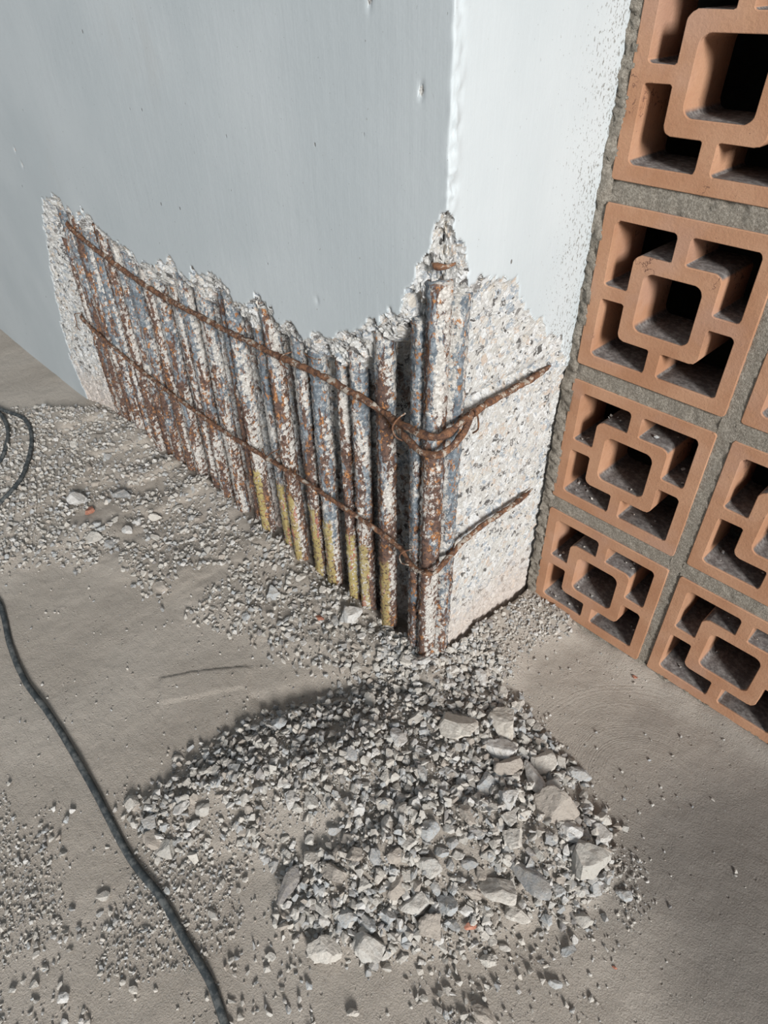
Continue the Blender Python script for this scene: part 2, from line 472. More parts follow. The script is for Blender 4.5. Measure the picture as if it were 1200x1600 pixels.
def recess(u, z):
    wob = fbm(u, z, 45, 4, 3, .6) * .016
    sd = poly_sd(u, z, BREAK) + wob * sstep(0, .03, .03 + 0 * u)
    inside = sstep(0, .002, sd)
    # long side: quick chip, then a sloping lip down to the bars
    lip = np.interp(sd, [0, .002, .015, .035, .055, .3], [0, .003, .009, .020, .042, .052])
    edge = np.interp(sd, [0, .002, .13, .3], [0, .002, .026, .030])
    kl = sstep(-1.12, -1.02, u)
    left = lip * kl + edge * (1 - kl)
    # deep pocket beside the corner bars, falling away to the skin of the return face
    deep = np.interp(u, [-.16, -.09, .028, .062, .10], [0, .016, .014, -.018, -.026])
    left = left + deep * sstep(.01, .06, sd)
    rt = np.interp(sd, [0, .002, .02, .06, .3], [0, .0025, .006, .009, .011])
    kr = sstep(.03, .062, u)
    d = left * (1 - kr) + rt * kr
    rough = facet(u, z, 62, 2) * .0055 + facet(u, z, 125, 8) * .0038 + facet(u, z, 260, 18) * .0016
    d = d + rough * (1 - .62 * kr) * sstep(0, .012, sd) * (.55 + .45 * kl)
    # grooves where the stirrups were pulled out of the return face
    for zz, ue in ((.449, .225), (.246, .235)):
        d = d + .010 * np.exp(-((z - zz - .006) / .008) ** 2) * sstep(ue, ue - .06, u) * kr
    d = np.maximum(d * inside, 0)
    # ragged, hand finished arris above the break
    # thick hand laid paint on the arris
    ar = np.exp(-(((u - .005) / .0055) ** 2)) * (z > .6)
    d = d + ar * np.maximum(.0002 + .0016 * fbm(u, z, 60, 4, 21), -.0002)
    # trowel pits and nicks in the paint
    for pu, pz, pr, pd in ((-.035, .775, .0028, .003), (-.098, .835, .003, .002), (-.205, .545, .003, .0012), (-1.14, .565, .004, .002), (-1.155, .59, .004, .0018)):
        d = d + pd * np.exp(-(((u - pu) / pr) ** 2 + ((z - pz) / (pr * 1.5)) ** 2))
    return d


UL = -1.30
gu = axis([(-3.4, UL, .1), (UL, -.62, .0032), (-.62, .27, .0022), (.27, .36, .01)])
gz = axis([(-.03, .72, .0024), (.72, .9, .005), (.9, 2.6, .1)])
U, ZZ = np.meshgrid(gu, gz, indexing='ij')
DEP = recess(U, ZZ) * (U < .28) * (U > -1.29)
WC = .07
tt = np.clip(U / WC, -1, 1)
bxx = XG + np.minimum(U, 0); byy = -D + np.maximum(U, 0)
dxx = -(1 + tt) / 2; dyy = (1 - tt) / 2
nn = np.maximum(np.abs(dxx), np.abs(dyy))
dxx, dyy = dxx / nn, dyy / nn
VX = bxx + dxx * DEP; VY = byy + dyy * DEP
ARR = np.exp(-((U - .006) / .006) ** 2) * (ZZ > .675) * (fbm(U, ZZ, 75, 4, 221) * .0042 + facet(U, ZZ, 150, 223) * .0040)
ARR = ARR * (U < .03) * (U > -.008) * sstep(.675, .70, ZZ)
VX = VX + dxx * ARR; VY = VY + dyy * ARR * .5
VZ = ZZ + facet(U, ZZ, 60, 44) * .004 * (DEP > .002)
col = mesh_obj('wall_left', np.stack([VX, VY, VZ], -1).reshape(-1, 3), grid_faces(len(gu), len(gz)), M_COL)
me = col.data
a = me.attributes.new('depth', 'FLOAT', 'POINT'); a.data.foreach_set('value', DEP.reshape(-1).astype(np.float32))
rus = (sstep(.012, .03, DEP) * (U < .06) * (U > -1.12) * sstep(.56, .42, ZZ)).reshape(-1).astype(np.float32)
a = me.attributes.new('rusty', 'FLOAT', 'POINT'); a.data.foreach_set('value', rus)
fq = grid_faces(len(gu), len(gz))
me.polygons.foreach_set('use_smooth', (DEP.reshape(-1)[fq].max(1) < .0015))
tag(col, 'blue grey painted concrete column with its cover broken off at the foot', None, None, 'structure')


# ------------------------------------------------------------------ reinforcing bars
def bar_mesh(name, length, r, seed, closed_top=True):
    nz, ns = int(length / .0016), 26
    z = np.linspace(0, length, nz); th = np.linspace(0, 2 * math.pi, ns, endpoint=False)
    Zg, T = np.meshgrid(z, th, indexing='ij')
    s_ = np.abs(np.sin(T))
    longi = sstep(.94, .985, np.abs(np.cos(T))) * .0024
    sgn = np.sign(np.sin(T))
    ph = Zg / .0135 + np.cos(T) * .75 * sgn + seed * .3
    fr = np.abs((ph % 1) - .5) * 2
    trans = sstep(.60, .92, fr) * .0013 * sstep(.1, .6, s_)
    R_ = r + longi + trans + (fbm(Zg + seed, T * .012 * 1.0 + seed, 140, 3, seed) * .0011)
    R_ = R_ + np.maximum(fbm(Zg * 1.0 + 4 * seed, T * .012, 55, 3, seed + 9) - .18, 0) * .006
    vx, vy = R_ * np.cos(T), R_ * np.sin(T)
    V = np.stack([vx, vy, Zg], -1).reshape(-1, 3)
    F = []
    for i in range(nz - 1):
        b = i * ns
        for j in range(ns):
            k = (j + 1) % ns
            F.append((b + j, b + k, b + ns + k, b + ns + j))
    F.append(tuple(range(ns - 1, -1, -1))); F.append(tuple((nz - 1) * ns + j for j in range(ns)))
    me = bpy.data.meshes.new(name); me.from_pydata(V.tolist(), [], F); me.update()
    me.polygons.foreach_set('use_smooth', [True] * len(me.polygons))
    at = me.attributes.new('rib', 'FLOAT', 'POINT')
    at.data.foreach_set('value', np.clip((trans + longi) / .0015, 0, 1).reshape(-1).astype(np.float32))
    me.materials.append(M_BAR)
    return me


BM = [bar_mesh('reinforcing_bar', .60, .0128, k) for k in range(4)]
BMC = [bar_mesh('corner_reinforcing_bar', L_, .0130, 5 + k) for k, L_ in enumerate((.60, .645, .628))]
GB = 'rusty reinforcing bars bared along the long grey side'
GBC = 'bundle of bars at the column corner'
# x of the axis, depth of the axis behind the face, turn, paint, label
bars = [
    (-.1265, .026, .15, .75, 'single thick ribbed bar standing alone left of the corner bundle, blue grey top'),
    (-.1790, .029, 1.3, .85, 'ribbed bar with yellow painted foot, first left of the lone thick bar'),
    (-.2130, .031, .2, 1.0, 'blue grey bar with yellow and red foot, second left of the lone thick bar'),
    (-.2660, .026, 1.2, .9, 'wide rusty ribbed bar, third left of the lone thick bar'),
    (-.3060, .030, .3, .9, 'blue grey ribbed bar, fourth left of the lone thick bar, yellow red foot'),
    (-.3620, .026, 1.1, .9, 'brown and white bar with yellow foot, fifth left of the lone thick bar'),
    (-.4040, .034, .4, 1.0, 'blue grey bar set back in a gap, sixth left of the lone thick bar'),
    (-.4640, .025, 1.25, 1.0, 'dark brown bar with the widest yellow foot, seventh left of the lone thick bar'),
    (-.5030, .036, .3, .0, 'bluish bar half hidden behind the brown bar with the widest yellow foot'),
    (-.5560, .026, 1.0, .0, 'rust and white bar left of the widest yellow foot, crossed by a dark gash'),
    (-.6150, .027, 1.2, .0, 'bar with a bright white mortar ridge, left of the bar with the dark gash'),
    (-.6580, .034, .2, .0, 'pale blue grey bar just left of the one with the bright white mortar ridge'),
    (-.7120, .027, 1.1, .0, 'purplish brown bar, tenth from the left end of the row'),
    (-.7620, .030, .5, .0, 'mortar flecked bar, ninth from the left end of the row'),
    (-.8100, .026, 1.3, .0, 'dark rusty bar, eighth from the left end of the row'),
    (-.8550, .031, .2, .0, 'blue grey bar, seventh from the left end of the row'),
    (-.9000, .027, .9, .0, 'dark brown bar, sixth from the left end of the row'),
    (-.9450, .031, .3, .0, 'white crusted bar, fifth from the left end of the row'),
    (-.9850, .026, 1.2, .0, 'blue streaked bar, fourth from the left end of the row'),
    (-1.028, .030, .2, .0, 'brown crusted bar, third from the left end of the row'),
    (-1.068, .027, 1.0, .0, 'thin looking rusty bar, second from the left end of the row'),
    (-1.108, .030, .3, .0, 'leftmost bar of the row, beside the smooth pale broken edge')]
for k, (bx, dp, tn, paint, lab) in enumerate(bars):
    o = bpy.data.objects.new('reinforcing_bar', BM[k % 4])
    COL.objects.link(o)
    o.location = (bx, -D + dp, FZ - .02)
    az = -1.05 + random.uniform(-.45, .45)
    o.rotation_euler = (random.uniform(-.004, .004), random.uniform(-.008, .008), az)
    o['paint_x'] = .24 * math.cos(az) - .97 * math.sin(az)
    o['paint_y'] = -.24 * math.sin(az) - .97 * math.cos(az)
    o['paint'] = float(paint)
    tag(o, lab, 'reinforcing bar', GB)
for k, (bx, by, tn, lab) in enumerate([
        (XG - .0450, -D + .020, -1.2, 'shortest left hand ribbed bar of the bundle of three at the column corner'),
        (XG - .0195, -D + .0155, -1.3, 'middle bar of the corner bundle, tallest, with a flat blue grey flank'),
        (XG - .0165, -D + .042, -.4, 'right hand orange rusty bar of the corner bundle, against the white broken face')]):
    o = bpy.data.objects.new('corner_reinforcing_bar', BMC[k])
    COL.objects.link(o)
    o.location = (bx, by, FZ - .02)
    o.rotation_euler = (0, 0, tn)
    o['paint'] = 0.0
    tag(o, lab, 'reinforcing bar', GBC)


# ------------------------------------------------------------------ tubes along a path (stirrups, wires, cable)
def catmull(pts, step):
    pts = [Vector(p) for p in pts]
    pts = [pts[0] * 2 - pts[1]] + pts + [pts[-1] * 2 - pts[-2]]
    out = []
    for i in range(1, len(pts) - 2):
        p0, p1, p2, p3 = pts[i - 1:i + 3]
        n = max(2, int((p2 - p1).length / step))
        for k in range(n):
            t = k / n
            out.append(.5 * ((2 * p1) + (p2 - p0) * t + (2 * p0 - 5 * p1 + 4 * p2 - p3) * t * t + (3 * p1 - p0 - 3 * p2 + p3) * t ** 3))
    out.append(pts[-2])
    return out


def tube(name, pts, r, mat, step=.003, ns=10, rough=0.0, seed=0, taper=False, parent=None, rib=0.0):
    path = catmull(pts, step)
    V, F = [], []
    up = Vector((0, 0, 1)); nrm = None
    for i, p in enumerate(path):
        tg = (path[min(i + 1, len(path) - 1)] - path[max(i - 1, 0)]).normalized()
        if nrm is None: nrm = tg.orthogonal().normalized()
        nrm = (nrm - tg * nrm.dot(tg)).normalized()
        bn = tg.cross(nrm)
        e = 1.0
        if taper: e = min(1, .35 + i / 12, .35 + (len(path) - 1 - i) / 12)
        for j in range(ns):
            a = 2 * math.pi * j / ns
            rr = r * e
            if rough:
                rr *= 1 + rough * float(vnoise(np.array(i * .45 + seed), np.array(j * .9), seed))
            if rib: rr += rib * max(0, math.sin(i * .95 + a)) ** 3
            V.append(tuple(p + (nrm * math.cos(a) + bn * math.sin(a)) * rr))
        if i:
            b = (i - 1) * ns
            for j in range(ns):
                k = (j + 1) % ns
                F.append((b + j, b + k, b + ns + k, b + ns + j))
    F.append(tuple(range(ns - 1, -1, -1)))
    b = (len(path) - 1) * ns
    F.append(tuple(b + j for j in range(ns)))
    return mesh_obj(name, V, F, mat, parent, smooth=True)


yf = -D + .0055
o = tube('stirrup', [(-1.035, -D + .014, .478), (-1.0, yf, .470), (-.85, yf, .446), (-.70, yf, .430), (-.55, yf, .428), (-.374, yf, .430), (-.225, yf, .437), (-.12, yf, .433), (-.088, yf - .003, .432),
                     (-.062, -D - .004, .436), (-.03, -D - .008, .441), (XG + .008, -D - .002, .447), (XG + .010, -D + .03, .453), (XG + .004, -D + .065, .452), (XG + .001, -D + .12, .450), (XG, -D + .18, .449), (XG - .004, -D + .222, .449)], .0043, M_RUST, rough=.8, seed=3, taper=True)
tag(o, 'upper rusty horizontal tie rod wrapped round the column corner in front of the bars', 'stirrup', 'horizontal ties round the bars')
o = tube('stirrup', [(-.105, yf + .006, .425), (-.085, yf, .421), (-.055, -D - .006, .422), (-.025, -D - .012, .421), (XG + .012, -D - .006, .426), (XG + .015, -D + .025, .440), (XG + .008, -D + .05, .458)], .0043, M_RUST, rough=.6, seed=8)
tag(o, 'short second strand of rusty rod hooked round the corner just below the upper tie', 'stirrup', 'horizontal ties round the bars')
o = tube('stirrup', [(-1.125, -D + .014, .262), (-1.09, yf, .252), (-.9, yf, .226), (-.72, yf, .214), (-.527, yf, .212), (-.333, yf, .222), (-.2, yf, .226), (-.106, yf, .226), (-.07, yf - .003, .223),
                     (-.05, -D - .004, .219), (-.028, -D - .0085, .222), (XG + .006, -D - .003, .230), (XG + .008, -D + .02, .240), (XG + .003, -D + .06, .246), (XG + .001, -D + .12, .247), (XG, -D + .18, .244), (XG - .004, -D + .226, .243)], .0036, M_RUST, rough=.8, seed=5, taper=True)
tag(o, 'lower rusty horizontal tie rod running across the bars and round the column corner', 'stirrup', 'horizontal ties round the bars')
# the bit of another tie that shows in the broken apex
o = tube('stirrup', [(XG - .030, -D + .016, .631), (XG - .018, -D + .006, .630), (XG - .006, -D + .008, .631), (XG - .002, -D + .018, .633)], .0042, M_RUST, rough=.3, seed=2, taper=True)
tag(o, 'short curved rusty rod end peeping from the broken apex above the corner bars', 'stirrup', 'horizontal ties round the bars')

wires = [
    ([(-.068, -D + .004, .448), (-.074, -D - .004, .440), (-.076, -D - .010, .430), (-.070, -D - .010, .420), (-.062, -D - .006, .416)], 'thin tie wire looped over the upper tie rod left of the corner bundle'),
    ([(-.052, -D + .010, .236), (-.062, -D - .002, .232), (-.066, -D - .008, .224), (-.058, -D - .012, .219), (-.046, -D - .010, .222)], 'tie wire twist on the lower tie rod at the corner bundle'),
    ([(XG + .012, -D + .048, .464), (XG + .020, -D + .046, .456), (XG + .020, -D + .048, .440), (XG + .010, -D + .052, .428)], 'tie wire loop on the upper rod right of the corner bundle'),
    ([(-1.118, -D + .008, .264), (-1.135, -D + .002, .258), (-1.146, -D + .004, .236), (-1.155, -D + .004, .222), (-1.140, -D + .004, .217)], 'bent tie wire tail at the left end of the lower tie rod'),
    ([(-.300, -D + .012, .445), (-.306, -D - .001, .442), (-.310, -D - .003, .430), (-.304, -D + .004, .420)], 'tie wire round the upper rod at the blue grey bar in mid row'),
    ([(-.405, -D + .002, .238), (-.385, -D - .006, .233), (-.372, -D - .004, .246), (-.352, -D + .002, .262)], 'tie wire twist sticking up from the lower rod in mid row'),
    ([(-.345, -D + .004, .208), (-.325, -D - .004, .186), (-.300, -D - .010, .178)], 'pale wire tail hanging in front of the yellow red painted feet'),
    ([(-.72, -D + .008, .232), (-.735, -D - .002, .218), (-.76, -D - .004, .212), (-.80, -D - .002, .214)], 'wire end on the lower rod towards the left end of the row'),
    ([(-.268, -D + .008, .456), (-.245, -D + .002, .459), (-.225, -D + .004, .462)], 'short straight wire end above the upper rod in mid row')]
for k, (pts, lab) in enumerate(wires):
    o = tube('tie_wire', pts, .0011, M_RUST, step=.0015, ns=7, seed=k)
    tag(o, lab, 'wire', 'rusty tie wires')

# ------------------------------------------------------------------ perforated clay blocks and their mortar


def rounded(pts, rad, seg=6):
    out = []
    n = len(pts)
    for i in range(n):
        p = Vector(pts[i]); a_ = Vector(pts[i - 1]); b_ = Vector(pts[(i + 1) % n])
        r = rad[i] if isinstance(rad, (list, tuple)) else rad
        u_ = (a_ - p).normalized(); v_ = (b_ - p).normalized()
        c_ = p + (u_ + v_) * r
        s0 = p + u_ * r; s1 = p + v_ * r
        for k in range(seg + 1):
            t = k / seg
            q = (1 - t) ** 2 * s0 + 2 * t * (1 - t) * (p * .72 + (s0 + s1) * .14) + t * t * s1
            out.append((q.x, q.y))
    return out


def block_mesh():
    a_, b_, c1, c2, r1, r2 = .085 * S, .915 * S, .46 * S, .54 * S, .24 * S, .76 * S
    h1, h2 = .325 * S, .675 * S
    loops = [rounded([(0, 0), (S, 0), (S, S), (0, S)], .004)]
    TL = [(a_, b_), (c1, b_), (c1, r2), (r1, r2), (r1, c2), (a_, c2)]
    rl = [.006, .005, .003, .009, .003, .005]
    mir = lambda pts, mx, mz: [((S - x) if mx else x, (S - z) if mz else z) for x, z in pts]
    for mx, mz in ((0, 0), (1, 0), (0, 1), (1, 1)):
        loops.append(rounded(mir(TL, mx, mz), rl))
    loops.append(rounded([(h1, h1), (h2, h1), (h2, h2), (h1, h2)], .010))
    cu = bpy.data.curves.new('tmp', 'CURVE'); cu.dimensions = '2D'; cu.fill_mode = 'BOTH'
    for L in loops:
        sp = cu.splines.new('POLY'); sp.points.add(len(L) - 1); sp.use_cyclic_u = True
        for k, (x, z) in enumerate(L):
            jx = random.uniform(-.00035, .00035)
            sp.points[k].co = (x + jx, z - jx, 0, 1)
    cu.extrude = BT / 2 - .0008; cu.bevel_depth = .0008; cu.bevel_resolution = 1; cu.offset = -.0008
    ob = bpy.data.objects.new('tmp', cu); COL.objects.link(ob)
    dg = bpy.context.evaluated_depsgraph_get()
    me = bpy.data.meshes.new_from_object(ob.evaluated_get(dg))
    bpy.data.objects.remove(ob); bpy.data.curves.remove(cu)
    me.transform(Matrix.Rotation(math.pi / 2, 4, 'X'))
    me.transform(Matrix.Translation((0, BT / 2, 0)))
    me.name = 'breeze_block'
    me.materials.clear(); me.materials.append(M_CLAY)
    return me


BLK = block_mesh()
rows = ['bottom course', 'second course', 'third course', 'fourth course', 'fifth course']
cols = ['first block from the column', 'second block from the column', 'third block from the column']
extra = {(0, 0): 'its ledges full of grit, at floor corner', (1, 0): 'with lumps of mortar on its ledges', (0, 1): 'with a hairline crack', (1, 1): 'right of the gritty one'}
for r in range(5):
    for c in range(3):
        o = bpy.data.objects.new('breeze_block', BLK)
        COL.objects.link(o)
        o.location = (c * (S + JX) + random.uniform(-.0008, .0008), random.uniform(-.0012, .0012), r * (S + JZ))
        tag(o, 'terracotta breeze block, ' + rows[r] + ', ' + cols[c], 'breeze block', 'terracotta breeze blocks of the perforated screen wall')

# mortar: rough strips between, beside and under the blocks
mv, mf = [], []


def strip(x0, x1, z0, z1, y0, seed, amp=.0022, dens=.0035, bulge=0.0):
    nx = max(3, int((x1 - x0) / dens)); nz = max(3, int((z1 - z0) / dens))
    xs = np.linspace(x0, x1, nx); zs = np.linspace(z0, z1, nz)
    A, B = np.meshgrid(xs, zs, indexing='ij')
    Yv = y0 + fbm(A + seed, B, 120, 3, seed) * amp + facet(A, B, 130, seed) * amp * .5
    Yv = Yv - bulge * np.sin(np.pi * (A - x0) / (x1 - x0)) * .5
    b = len(mv)
    mv.extend(np.stack([A, Yv, B], -1).reshape(-1, 3).tolist())
    f = grid_faces(nx, nz) + b
    mf.extend(f[:, ::-1].tolist())
    # body behind the front skin
    b = len(mv)
    y1, y2 = y0 + .004, BT - .002
    mv.extend([(x0, y1, z0), (x1, y1, z0), (x1, y1, z1), (x0, y1, z1), (x0, y2, z0), (x1, y2, z0), (x1, y2, z1), (x0, y2, z1)])
    mf.extend([(b, b + 1, b + 2, b + 3), (b + 5, b + 4, b + 7, b + 6), (b, b + 4, b + 5, b + 1), (b + 3, b + 2, b + 6, b + 7), (b + 1, b + 5, b + 6, b + 2), (b + 4, b, b + 3, b + 7)])


ZT = 5 * (S + JZ)
strip(XG - .004, .0035, FZ - .01, ZT, .001, 3, .006, .003, .003)
for c in range(1, 3): strip(c * (S + JX) - JX - .0025, c * (S + JX) + .0025, 0, ZT, .0028, 10 + c)
for r in range(1, 5):
    for c in range(3): strip(c * (S + JX) - .002, c * (S + JX) + S + .002, r * (S + JZ) - JZ - .0025, r * (S + JZ) + .0025, .0028, 20 + r * 3 + c)
strip(XG, 3 * (S + JX), FZ - .01, .0025, .001, 50, .005)
wr = mesh_obj('wall_right', mv, mf, M_MORTAR, smooth=True)
tag(wr, 'rough grey brown mortar joints of the perforated block screen', None, None, 'structure')


def boxes(name, bs, mat):
    V, F = [], []
    for x0, x1, y0, y1, z0, z1 in bs:
        b = len(V)
        V += [(x0, y0, z0), (x1, y0, z0), (x1, y1, z0), (x0, y1, z0), (x0, y0, z1), (x1, y0, z1), (x1, y1, z1), (x0, y1, z1)]
        F += [(b, b + 3, b + 2, b + 1), (b + 4, b + 5, b + 6, b + 7), (b, b + 1, b + 5, b + 4), (b + 1, b + 2, b + 6, b + 5), (b + 2, b + 3, b + 7, b + 6), (b + 3, b, b + 4, b + 7)]
    return mesh_obj(name, V, F, mat)


# dark enclosure added behind the screen to keep light out of its holes
o = boxes('light_block_enclosure', [(-.35, 1.0, .62, .70, -.1, 1.4), (-.43, -.35, .11, .70, -.1, 1.4), (1.0, 1.08, .11, .70, -.1, 1.4), (-.43, 1.08, .11, .70, 1.16, 1.4), (.665, 1.08, .0, .115, FZ - .05, 1.4), (-.43, XG - .03, .10, .16, -.1, 1.2)], M_DARK)
tag(o, 'added dark enclosure blocking light behind the block screen', None, None, 'structure')
o = boxes('floor', [(-.43, 1.08, .02, .70, FZ - .08, FZ - .002)], M_FLOOR)
tag(o, 'floor of the added dark enclosure behind the block screen', None, None, 'structure')

# ------------------------------------------------------------------ cable
gh = lambda x, y: float(ground(np.array(x, float), np.array(y, float))) + FZ
cp = [(60, 1700), (-60, 830), (-30, 740), (0, 722), (12, 700), (14, 675), (0, 648), (-25, 640), (-20, 632), (8, 645), (42, 662), (52, 695), (40, 745), (15, 778), (-15, 800), (-60, 840), (-40, 900), (-3, 940), (15, 1008), (38, 1062), (70, 1106), (100, 1152), (150, 1240), (200, 1335), (250, 1400), (290, 1470), (326, 1530), (352, 1602), (385, 1690), (430, 1840), (520, 2050)][1:]
CR = .0046
pts = []
for u, v in cp:
    x, y = floor_xy(u, v, FZ + .008)
    pts.append((x, y, gh(x, y) + CR * (.9 if v > 860 or u < -20 else 1.9)))
cb = tube('power_cable', pts, CR, M_CABLE, step=.008, ns=14, rough=.10, seed=4)
tag(cb, 'dusty black rubber cable looped at the left and snaking across the floor', 'cable')


# ------------------------------------------------------------------ rubble
def hull(n, seed, squash):
    r = np.random.default_rng(seed)
    p = r.normal(size=(n, 3)); p /= np.linalg.norm(p, axis=1)[:, None]
    p *= r.uniform(.75, 1.1, (n, 1))
    p *= np.array([1, r.uniform(.6, .95), squash])
    bm = bmesh.new()
    for q in p: bm.verts.new(q)
    res = bmesh.ops.convex_hull(bm, input=bm.verts)
    dead = [e for e in res['geom_interior'] if isinstance(e, bmesh.types.BMVert)]
    if dead: bmesh.ops.delete(bm, geom=dead, context='VERTS')
    bm.verts.ensure_lookup_table(); bm.verts.index_update()
    V = np.array([v.co[:] for v in bm.verts]); F = np.array([[v.index for v in f.verts] for f in bm.faces])
    bm.free()
    return V, F


HV = [hull(10 + k % 5, 100 + k, .45 + .05 * (k % 8)) for k in range(36)]


def rot_batch(n, flat=.5):
    out = np.zeros((n, 3, 3))
    a = rng.uniform(0, 2 * math.pi, n); b = rng.normal(0, flat, n); c = rng.normal(0, flat, n)
    ca, sa, cb_, sb, cc, sc = np.cos(a), np.sin(a), np.cos(b), np.sin(b), np.cos(c), np.sin(c)
    Rz = np.zeros((n, 3, 3)); Rz[:, 0, 0] = ca; Rz[:, 0, 1] = -sa; Rz[:, 1, 0] = sa; Rz[:, 1, 1] = ca; Rz[:, 2, 2] = 1
    Rx = np.zeros((n, 3, 3)); Rx[:, 1, 1] = cb_; Rx[:, 1, 2] = -sb; Rx[:, 2, 1] = sb; Rx[:, 2, 2] = cb_; Rx[:, 0, 0] = 1
    Ry = np.zeros((n, 3, 3)); Ry[:, 0, 0] = cc; Ry[:, 0, 2] = sc; Ry[:, 2, 0] = -sc; Ry[:, 2, 2] = cc; Ry[:, 1, 1] = 1
    return Rz @ Rx @ Ry


def heap(name, pos, size, mat, flat=.5):
    V, F, base = [], [], 0
    n = len(pos)
    R_ = rot_batch(n, flat)
    for i in range(n):
        hv, hf = HV[i % 36]
        v = (hv * size[i] * .5) @ R_[i].T + pos[i]
        V.append(v); F.append(hf + base); base += len(hv)
    return mesh_obj(name, np.concatenate(V), np.concatenate(F), mat)


def scatter(poly, n, grow=.0, keep=None, seed=0):
    P_ = np.array(poly)
    lo, hi = P_.min(0) - grow, P_.max(0) + grow
    out = []
    while len(out) < n:
        c = rng.uniform(lo, hi, (n * 2, 2))
        sd = poly_sd(c[:, 0], c[:, 1], poly)
        pk = rng.uniform(size=len(c)) < sstep(-grow - 1e-4, .012, sd)
        pk &= ~((c[:, 0] < XG - .03) & (c[:, 1] > -D + .02)) & ~((c[:, 0] < XG) & (c[:, 1] > -D + .055)) & (c[:, 1] < -.004)
        if keep is not None: pk &= keep(c[:, 0], c[:, 1])
        out += c[pk].tolist()
    return np.array(out[:n])


def sizes(n, lo, hi, p=2.2):
    return lo + (hi - lo) * rng.uniform(size=n) ** p


def on_ground(xy, s, lift=.25):
    z = FZ + ground(xy[:, 0], xy[:, 1]) + s * lift
    return np.column_stack([xy, z])


# fines of the front heap, in bare and crowded patches
patch = lambda x, y: (fbm(x, y, 16, 3, 61) > -.30)
xy = scatter(PILE, 8000, .025, patch); s = sizes(len(xy), .0022, .0185, 3.0)
pos = on_ground(xy, s, .2); pos[:, 2] += rng.uniform(0, .006, len(xy)) * sstep(0, .03, poly_sd(xy[:, 0], xy[:, 1], PILE))
xc = scatter(PILE, 6000, .01); sc_ = sizes(len(xc), .0014, .0055, 1.8)
pos = np.concatenate([pos, on_ground(xc, sc_, .3)]); s = np.concatenate([s, sc_])
FOOT = P([(600, 985), (640, 975), (700, 975), (760, 990), (790, 1060), (740, 1075), (640, 1070), (590, 1050)])
xf = scatter(FOOT, 900, .01); sf = sizes(len(xf), .004, .016, 1.6)
pf = on_ground(xf, sf, .3); pf[:, 2] += rng.uniform(0, .004, len(xf))
pos = np.concatenate([pos, pf]); s = np.concatenate([s, sf])
o = heap('rubble_fines', pos, s, M_STONE, .6)
tag(o, 'heap of small grey white concrete chips in front of the column', 'rubble', None, 'stuff')
patch2 = lambda x, y: (fbm(x, y, 9, 3, 161) > -.26)
xy = scatter(STRIP, 10500, .03, patch2); s = sizes(len(xy), .0016, .0155, 3.2)
pos = on_ground(xy, s, .2); pos[:, 2] += rng.uniform(0, .004, len(xy))
xb = scatter(BASE, 900, .02); sb_ = sizes(len(xb), .0025, .011, 2.5)
pos = np.concatenate([pos, on_ground(xb, sb_, .25)]); s = np.concatenate([s, sb_])
o = heap('gravel_fines', pos, s, M_STONE, .5)
tag(o, 'band of small concrete chips lying along the feet of the bars', 'rubble', None, 'stuff')
# loose grit over the whole floor
ALL = P([(-40, 640), (650, 1000), (900, 960), (1150, 1150), (1180, 1600), (600, 1640), (0, 1640), (-40, 1000)])
LOW = P([(0, 1230), (200, 1220), (420, 1330), (560, 1480), (760, 1440), (960, 1300), (1000, 1400), (900, 1600), (500, 1620), (0, 1620)])
clump = lambda x, y: (fbm(x, y, 7, 3, 71) > .02)
xy = np.concatenate([scatter(ALL, 1300, .02), scatter(LOW, 3200, .03, clump), scatter(PILE, 1700, .09)])
s = sizes(len(xy), .0012, .0065, 3)
clump2 = lambda x, y: (fbm(x, y, 13, 3, 171) > -.02)
xl = scatter(LOW, 850, .02, clump2); sl = sizes(len(xl), .003, .012, 2.6)
xy = np.concatenate([xy, xl]); s = np.concatenate([s, sl])
o = heap('floor_grit', on_ground(xy, s, .3), s, M_STONE, .5)
tag(o, 'fine grit scattered loosely over the dusty floor', 'grit', None, 'stuff')
# crumbs lodged on the ledges inside the lower blocks
bits = []
for r, c, n in ((0, 0, 34), (1, 0, 24), (0, 1, 8), (1, 1, 6)):
    bx, bz = c * (S + JX), r * (S + JZ)
    for k in range(n):
        lx0, lx1, lz = random.choice([(.10, .22, .085), (.10, .44, .085), (.56, .88, .085), (.34, .66, .325), (.10, .22, .54), (.78, .90, .54), (.55, .74, .76), (.26, .44, .76)])
        bits.append((bx + random.uniform(lx0, lx1) * S, random.uniform(.006, .045), bz + lz * S + .001, random.uniform(.002, .007) * (1.6 if random.random() < .15 else 1)))
bits = np.array(bits)
o = heap('ledge_crumbs', bits[:, :3] + np.array([0, 0, .0008]), bits[:, 3], M_STONE, .4)
tag(o, 'crumbs of mortar lying on the ledges inside the lower terracotta blocks', 'grit', None, 'stuff')


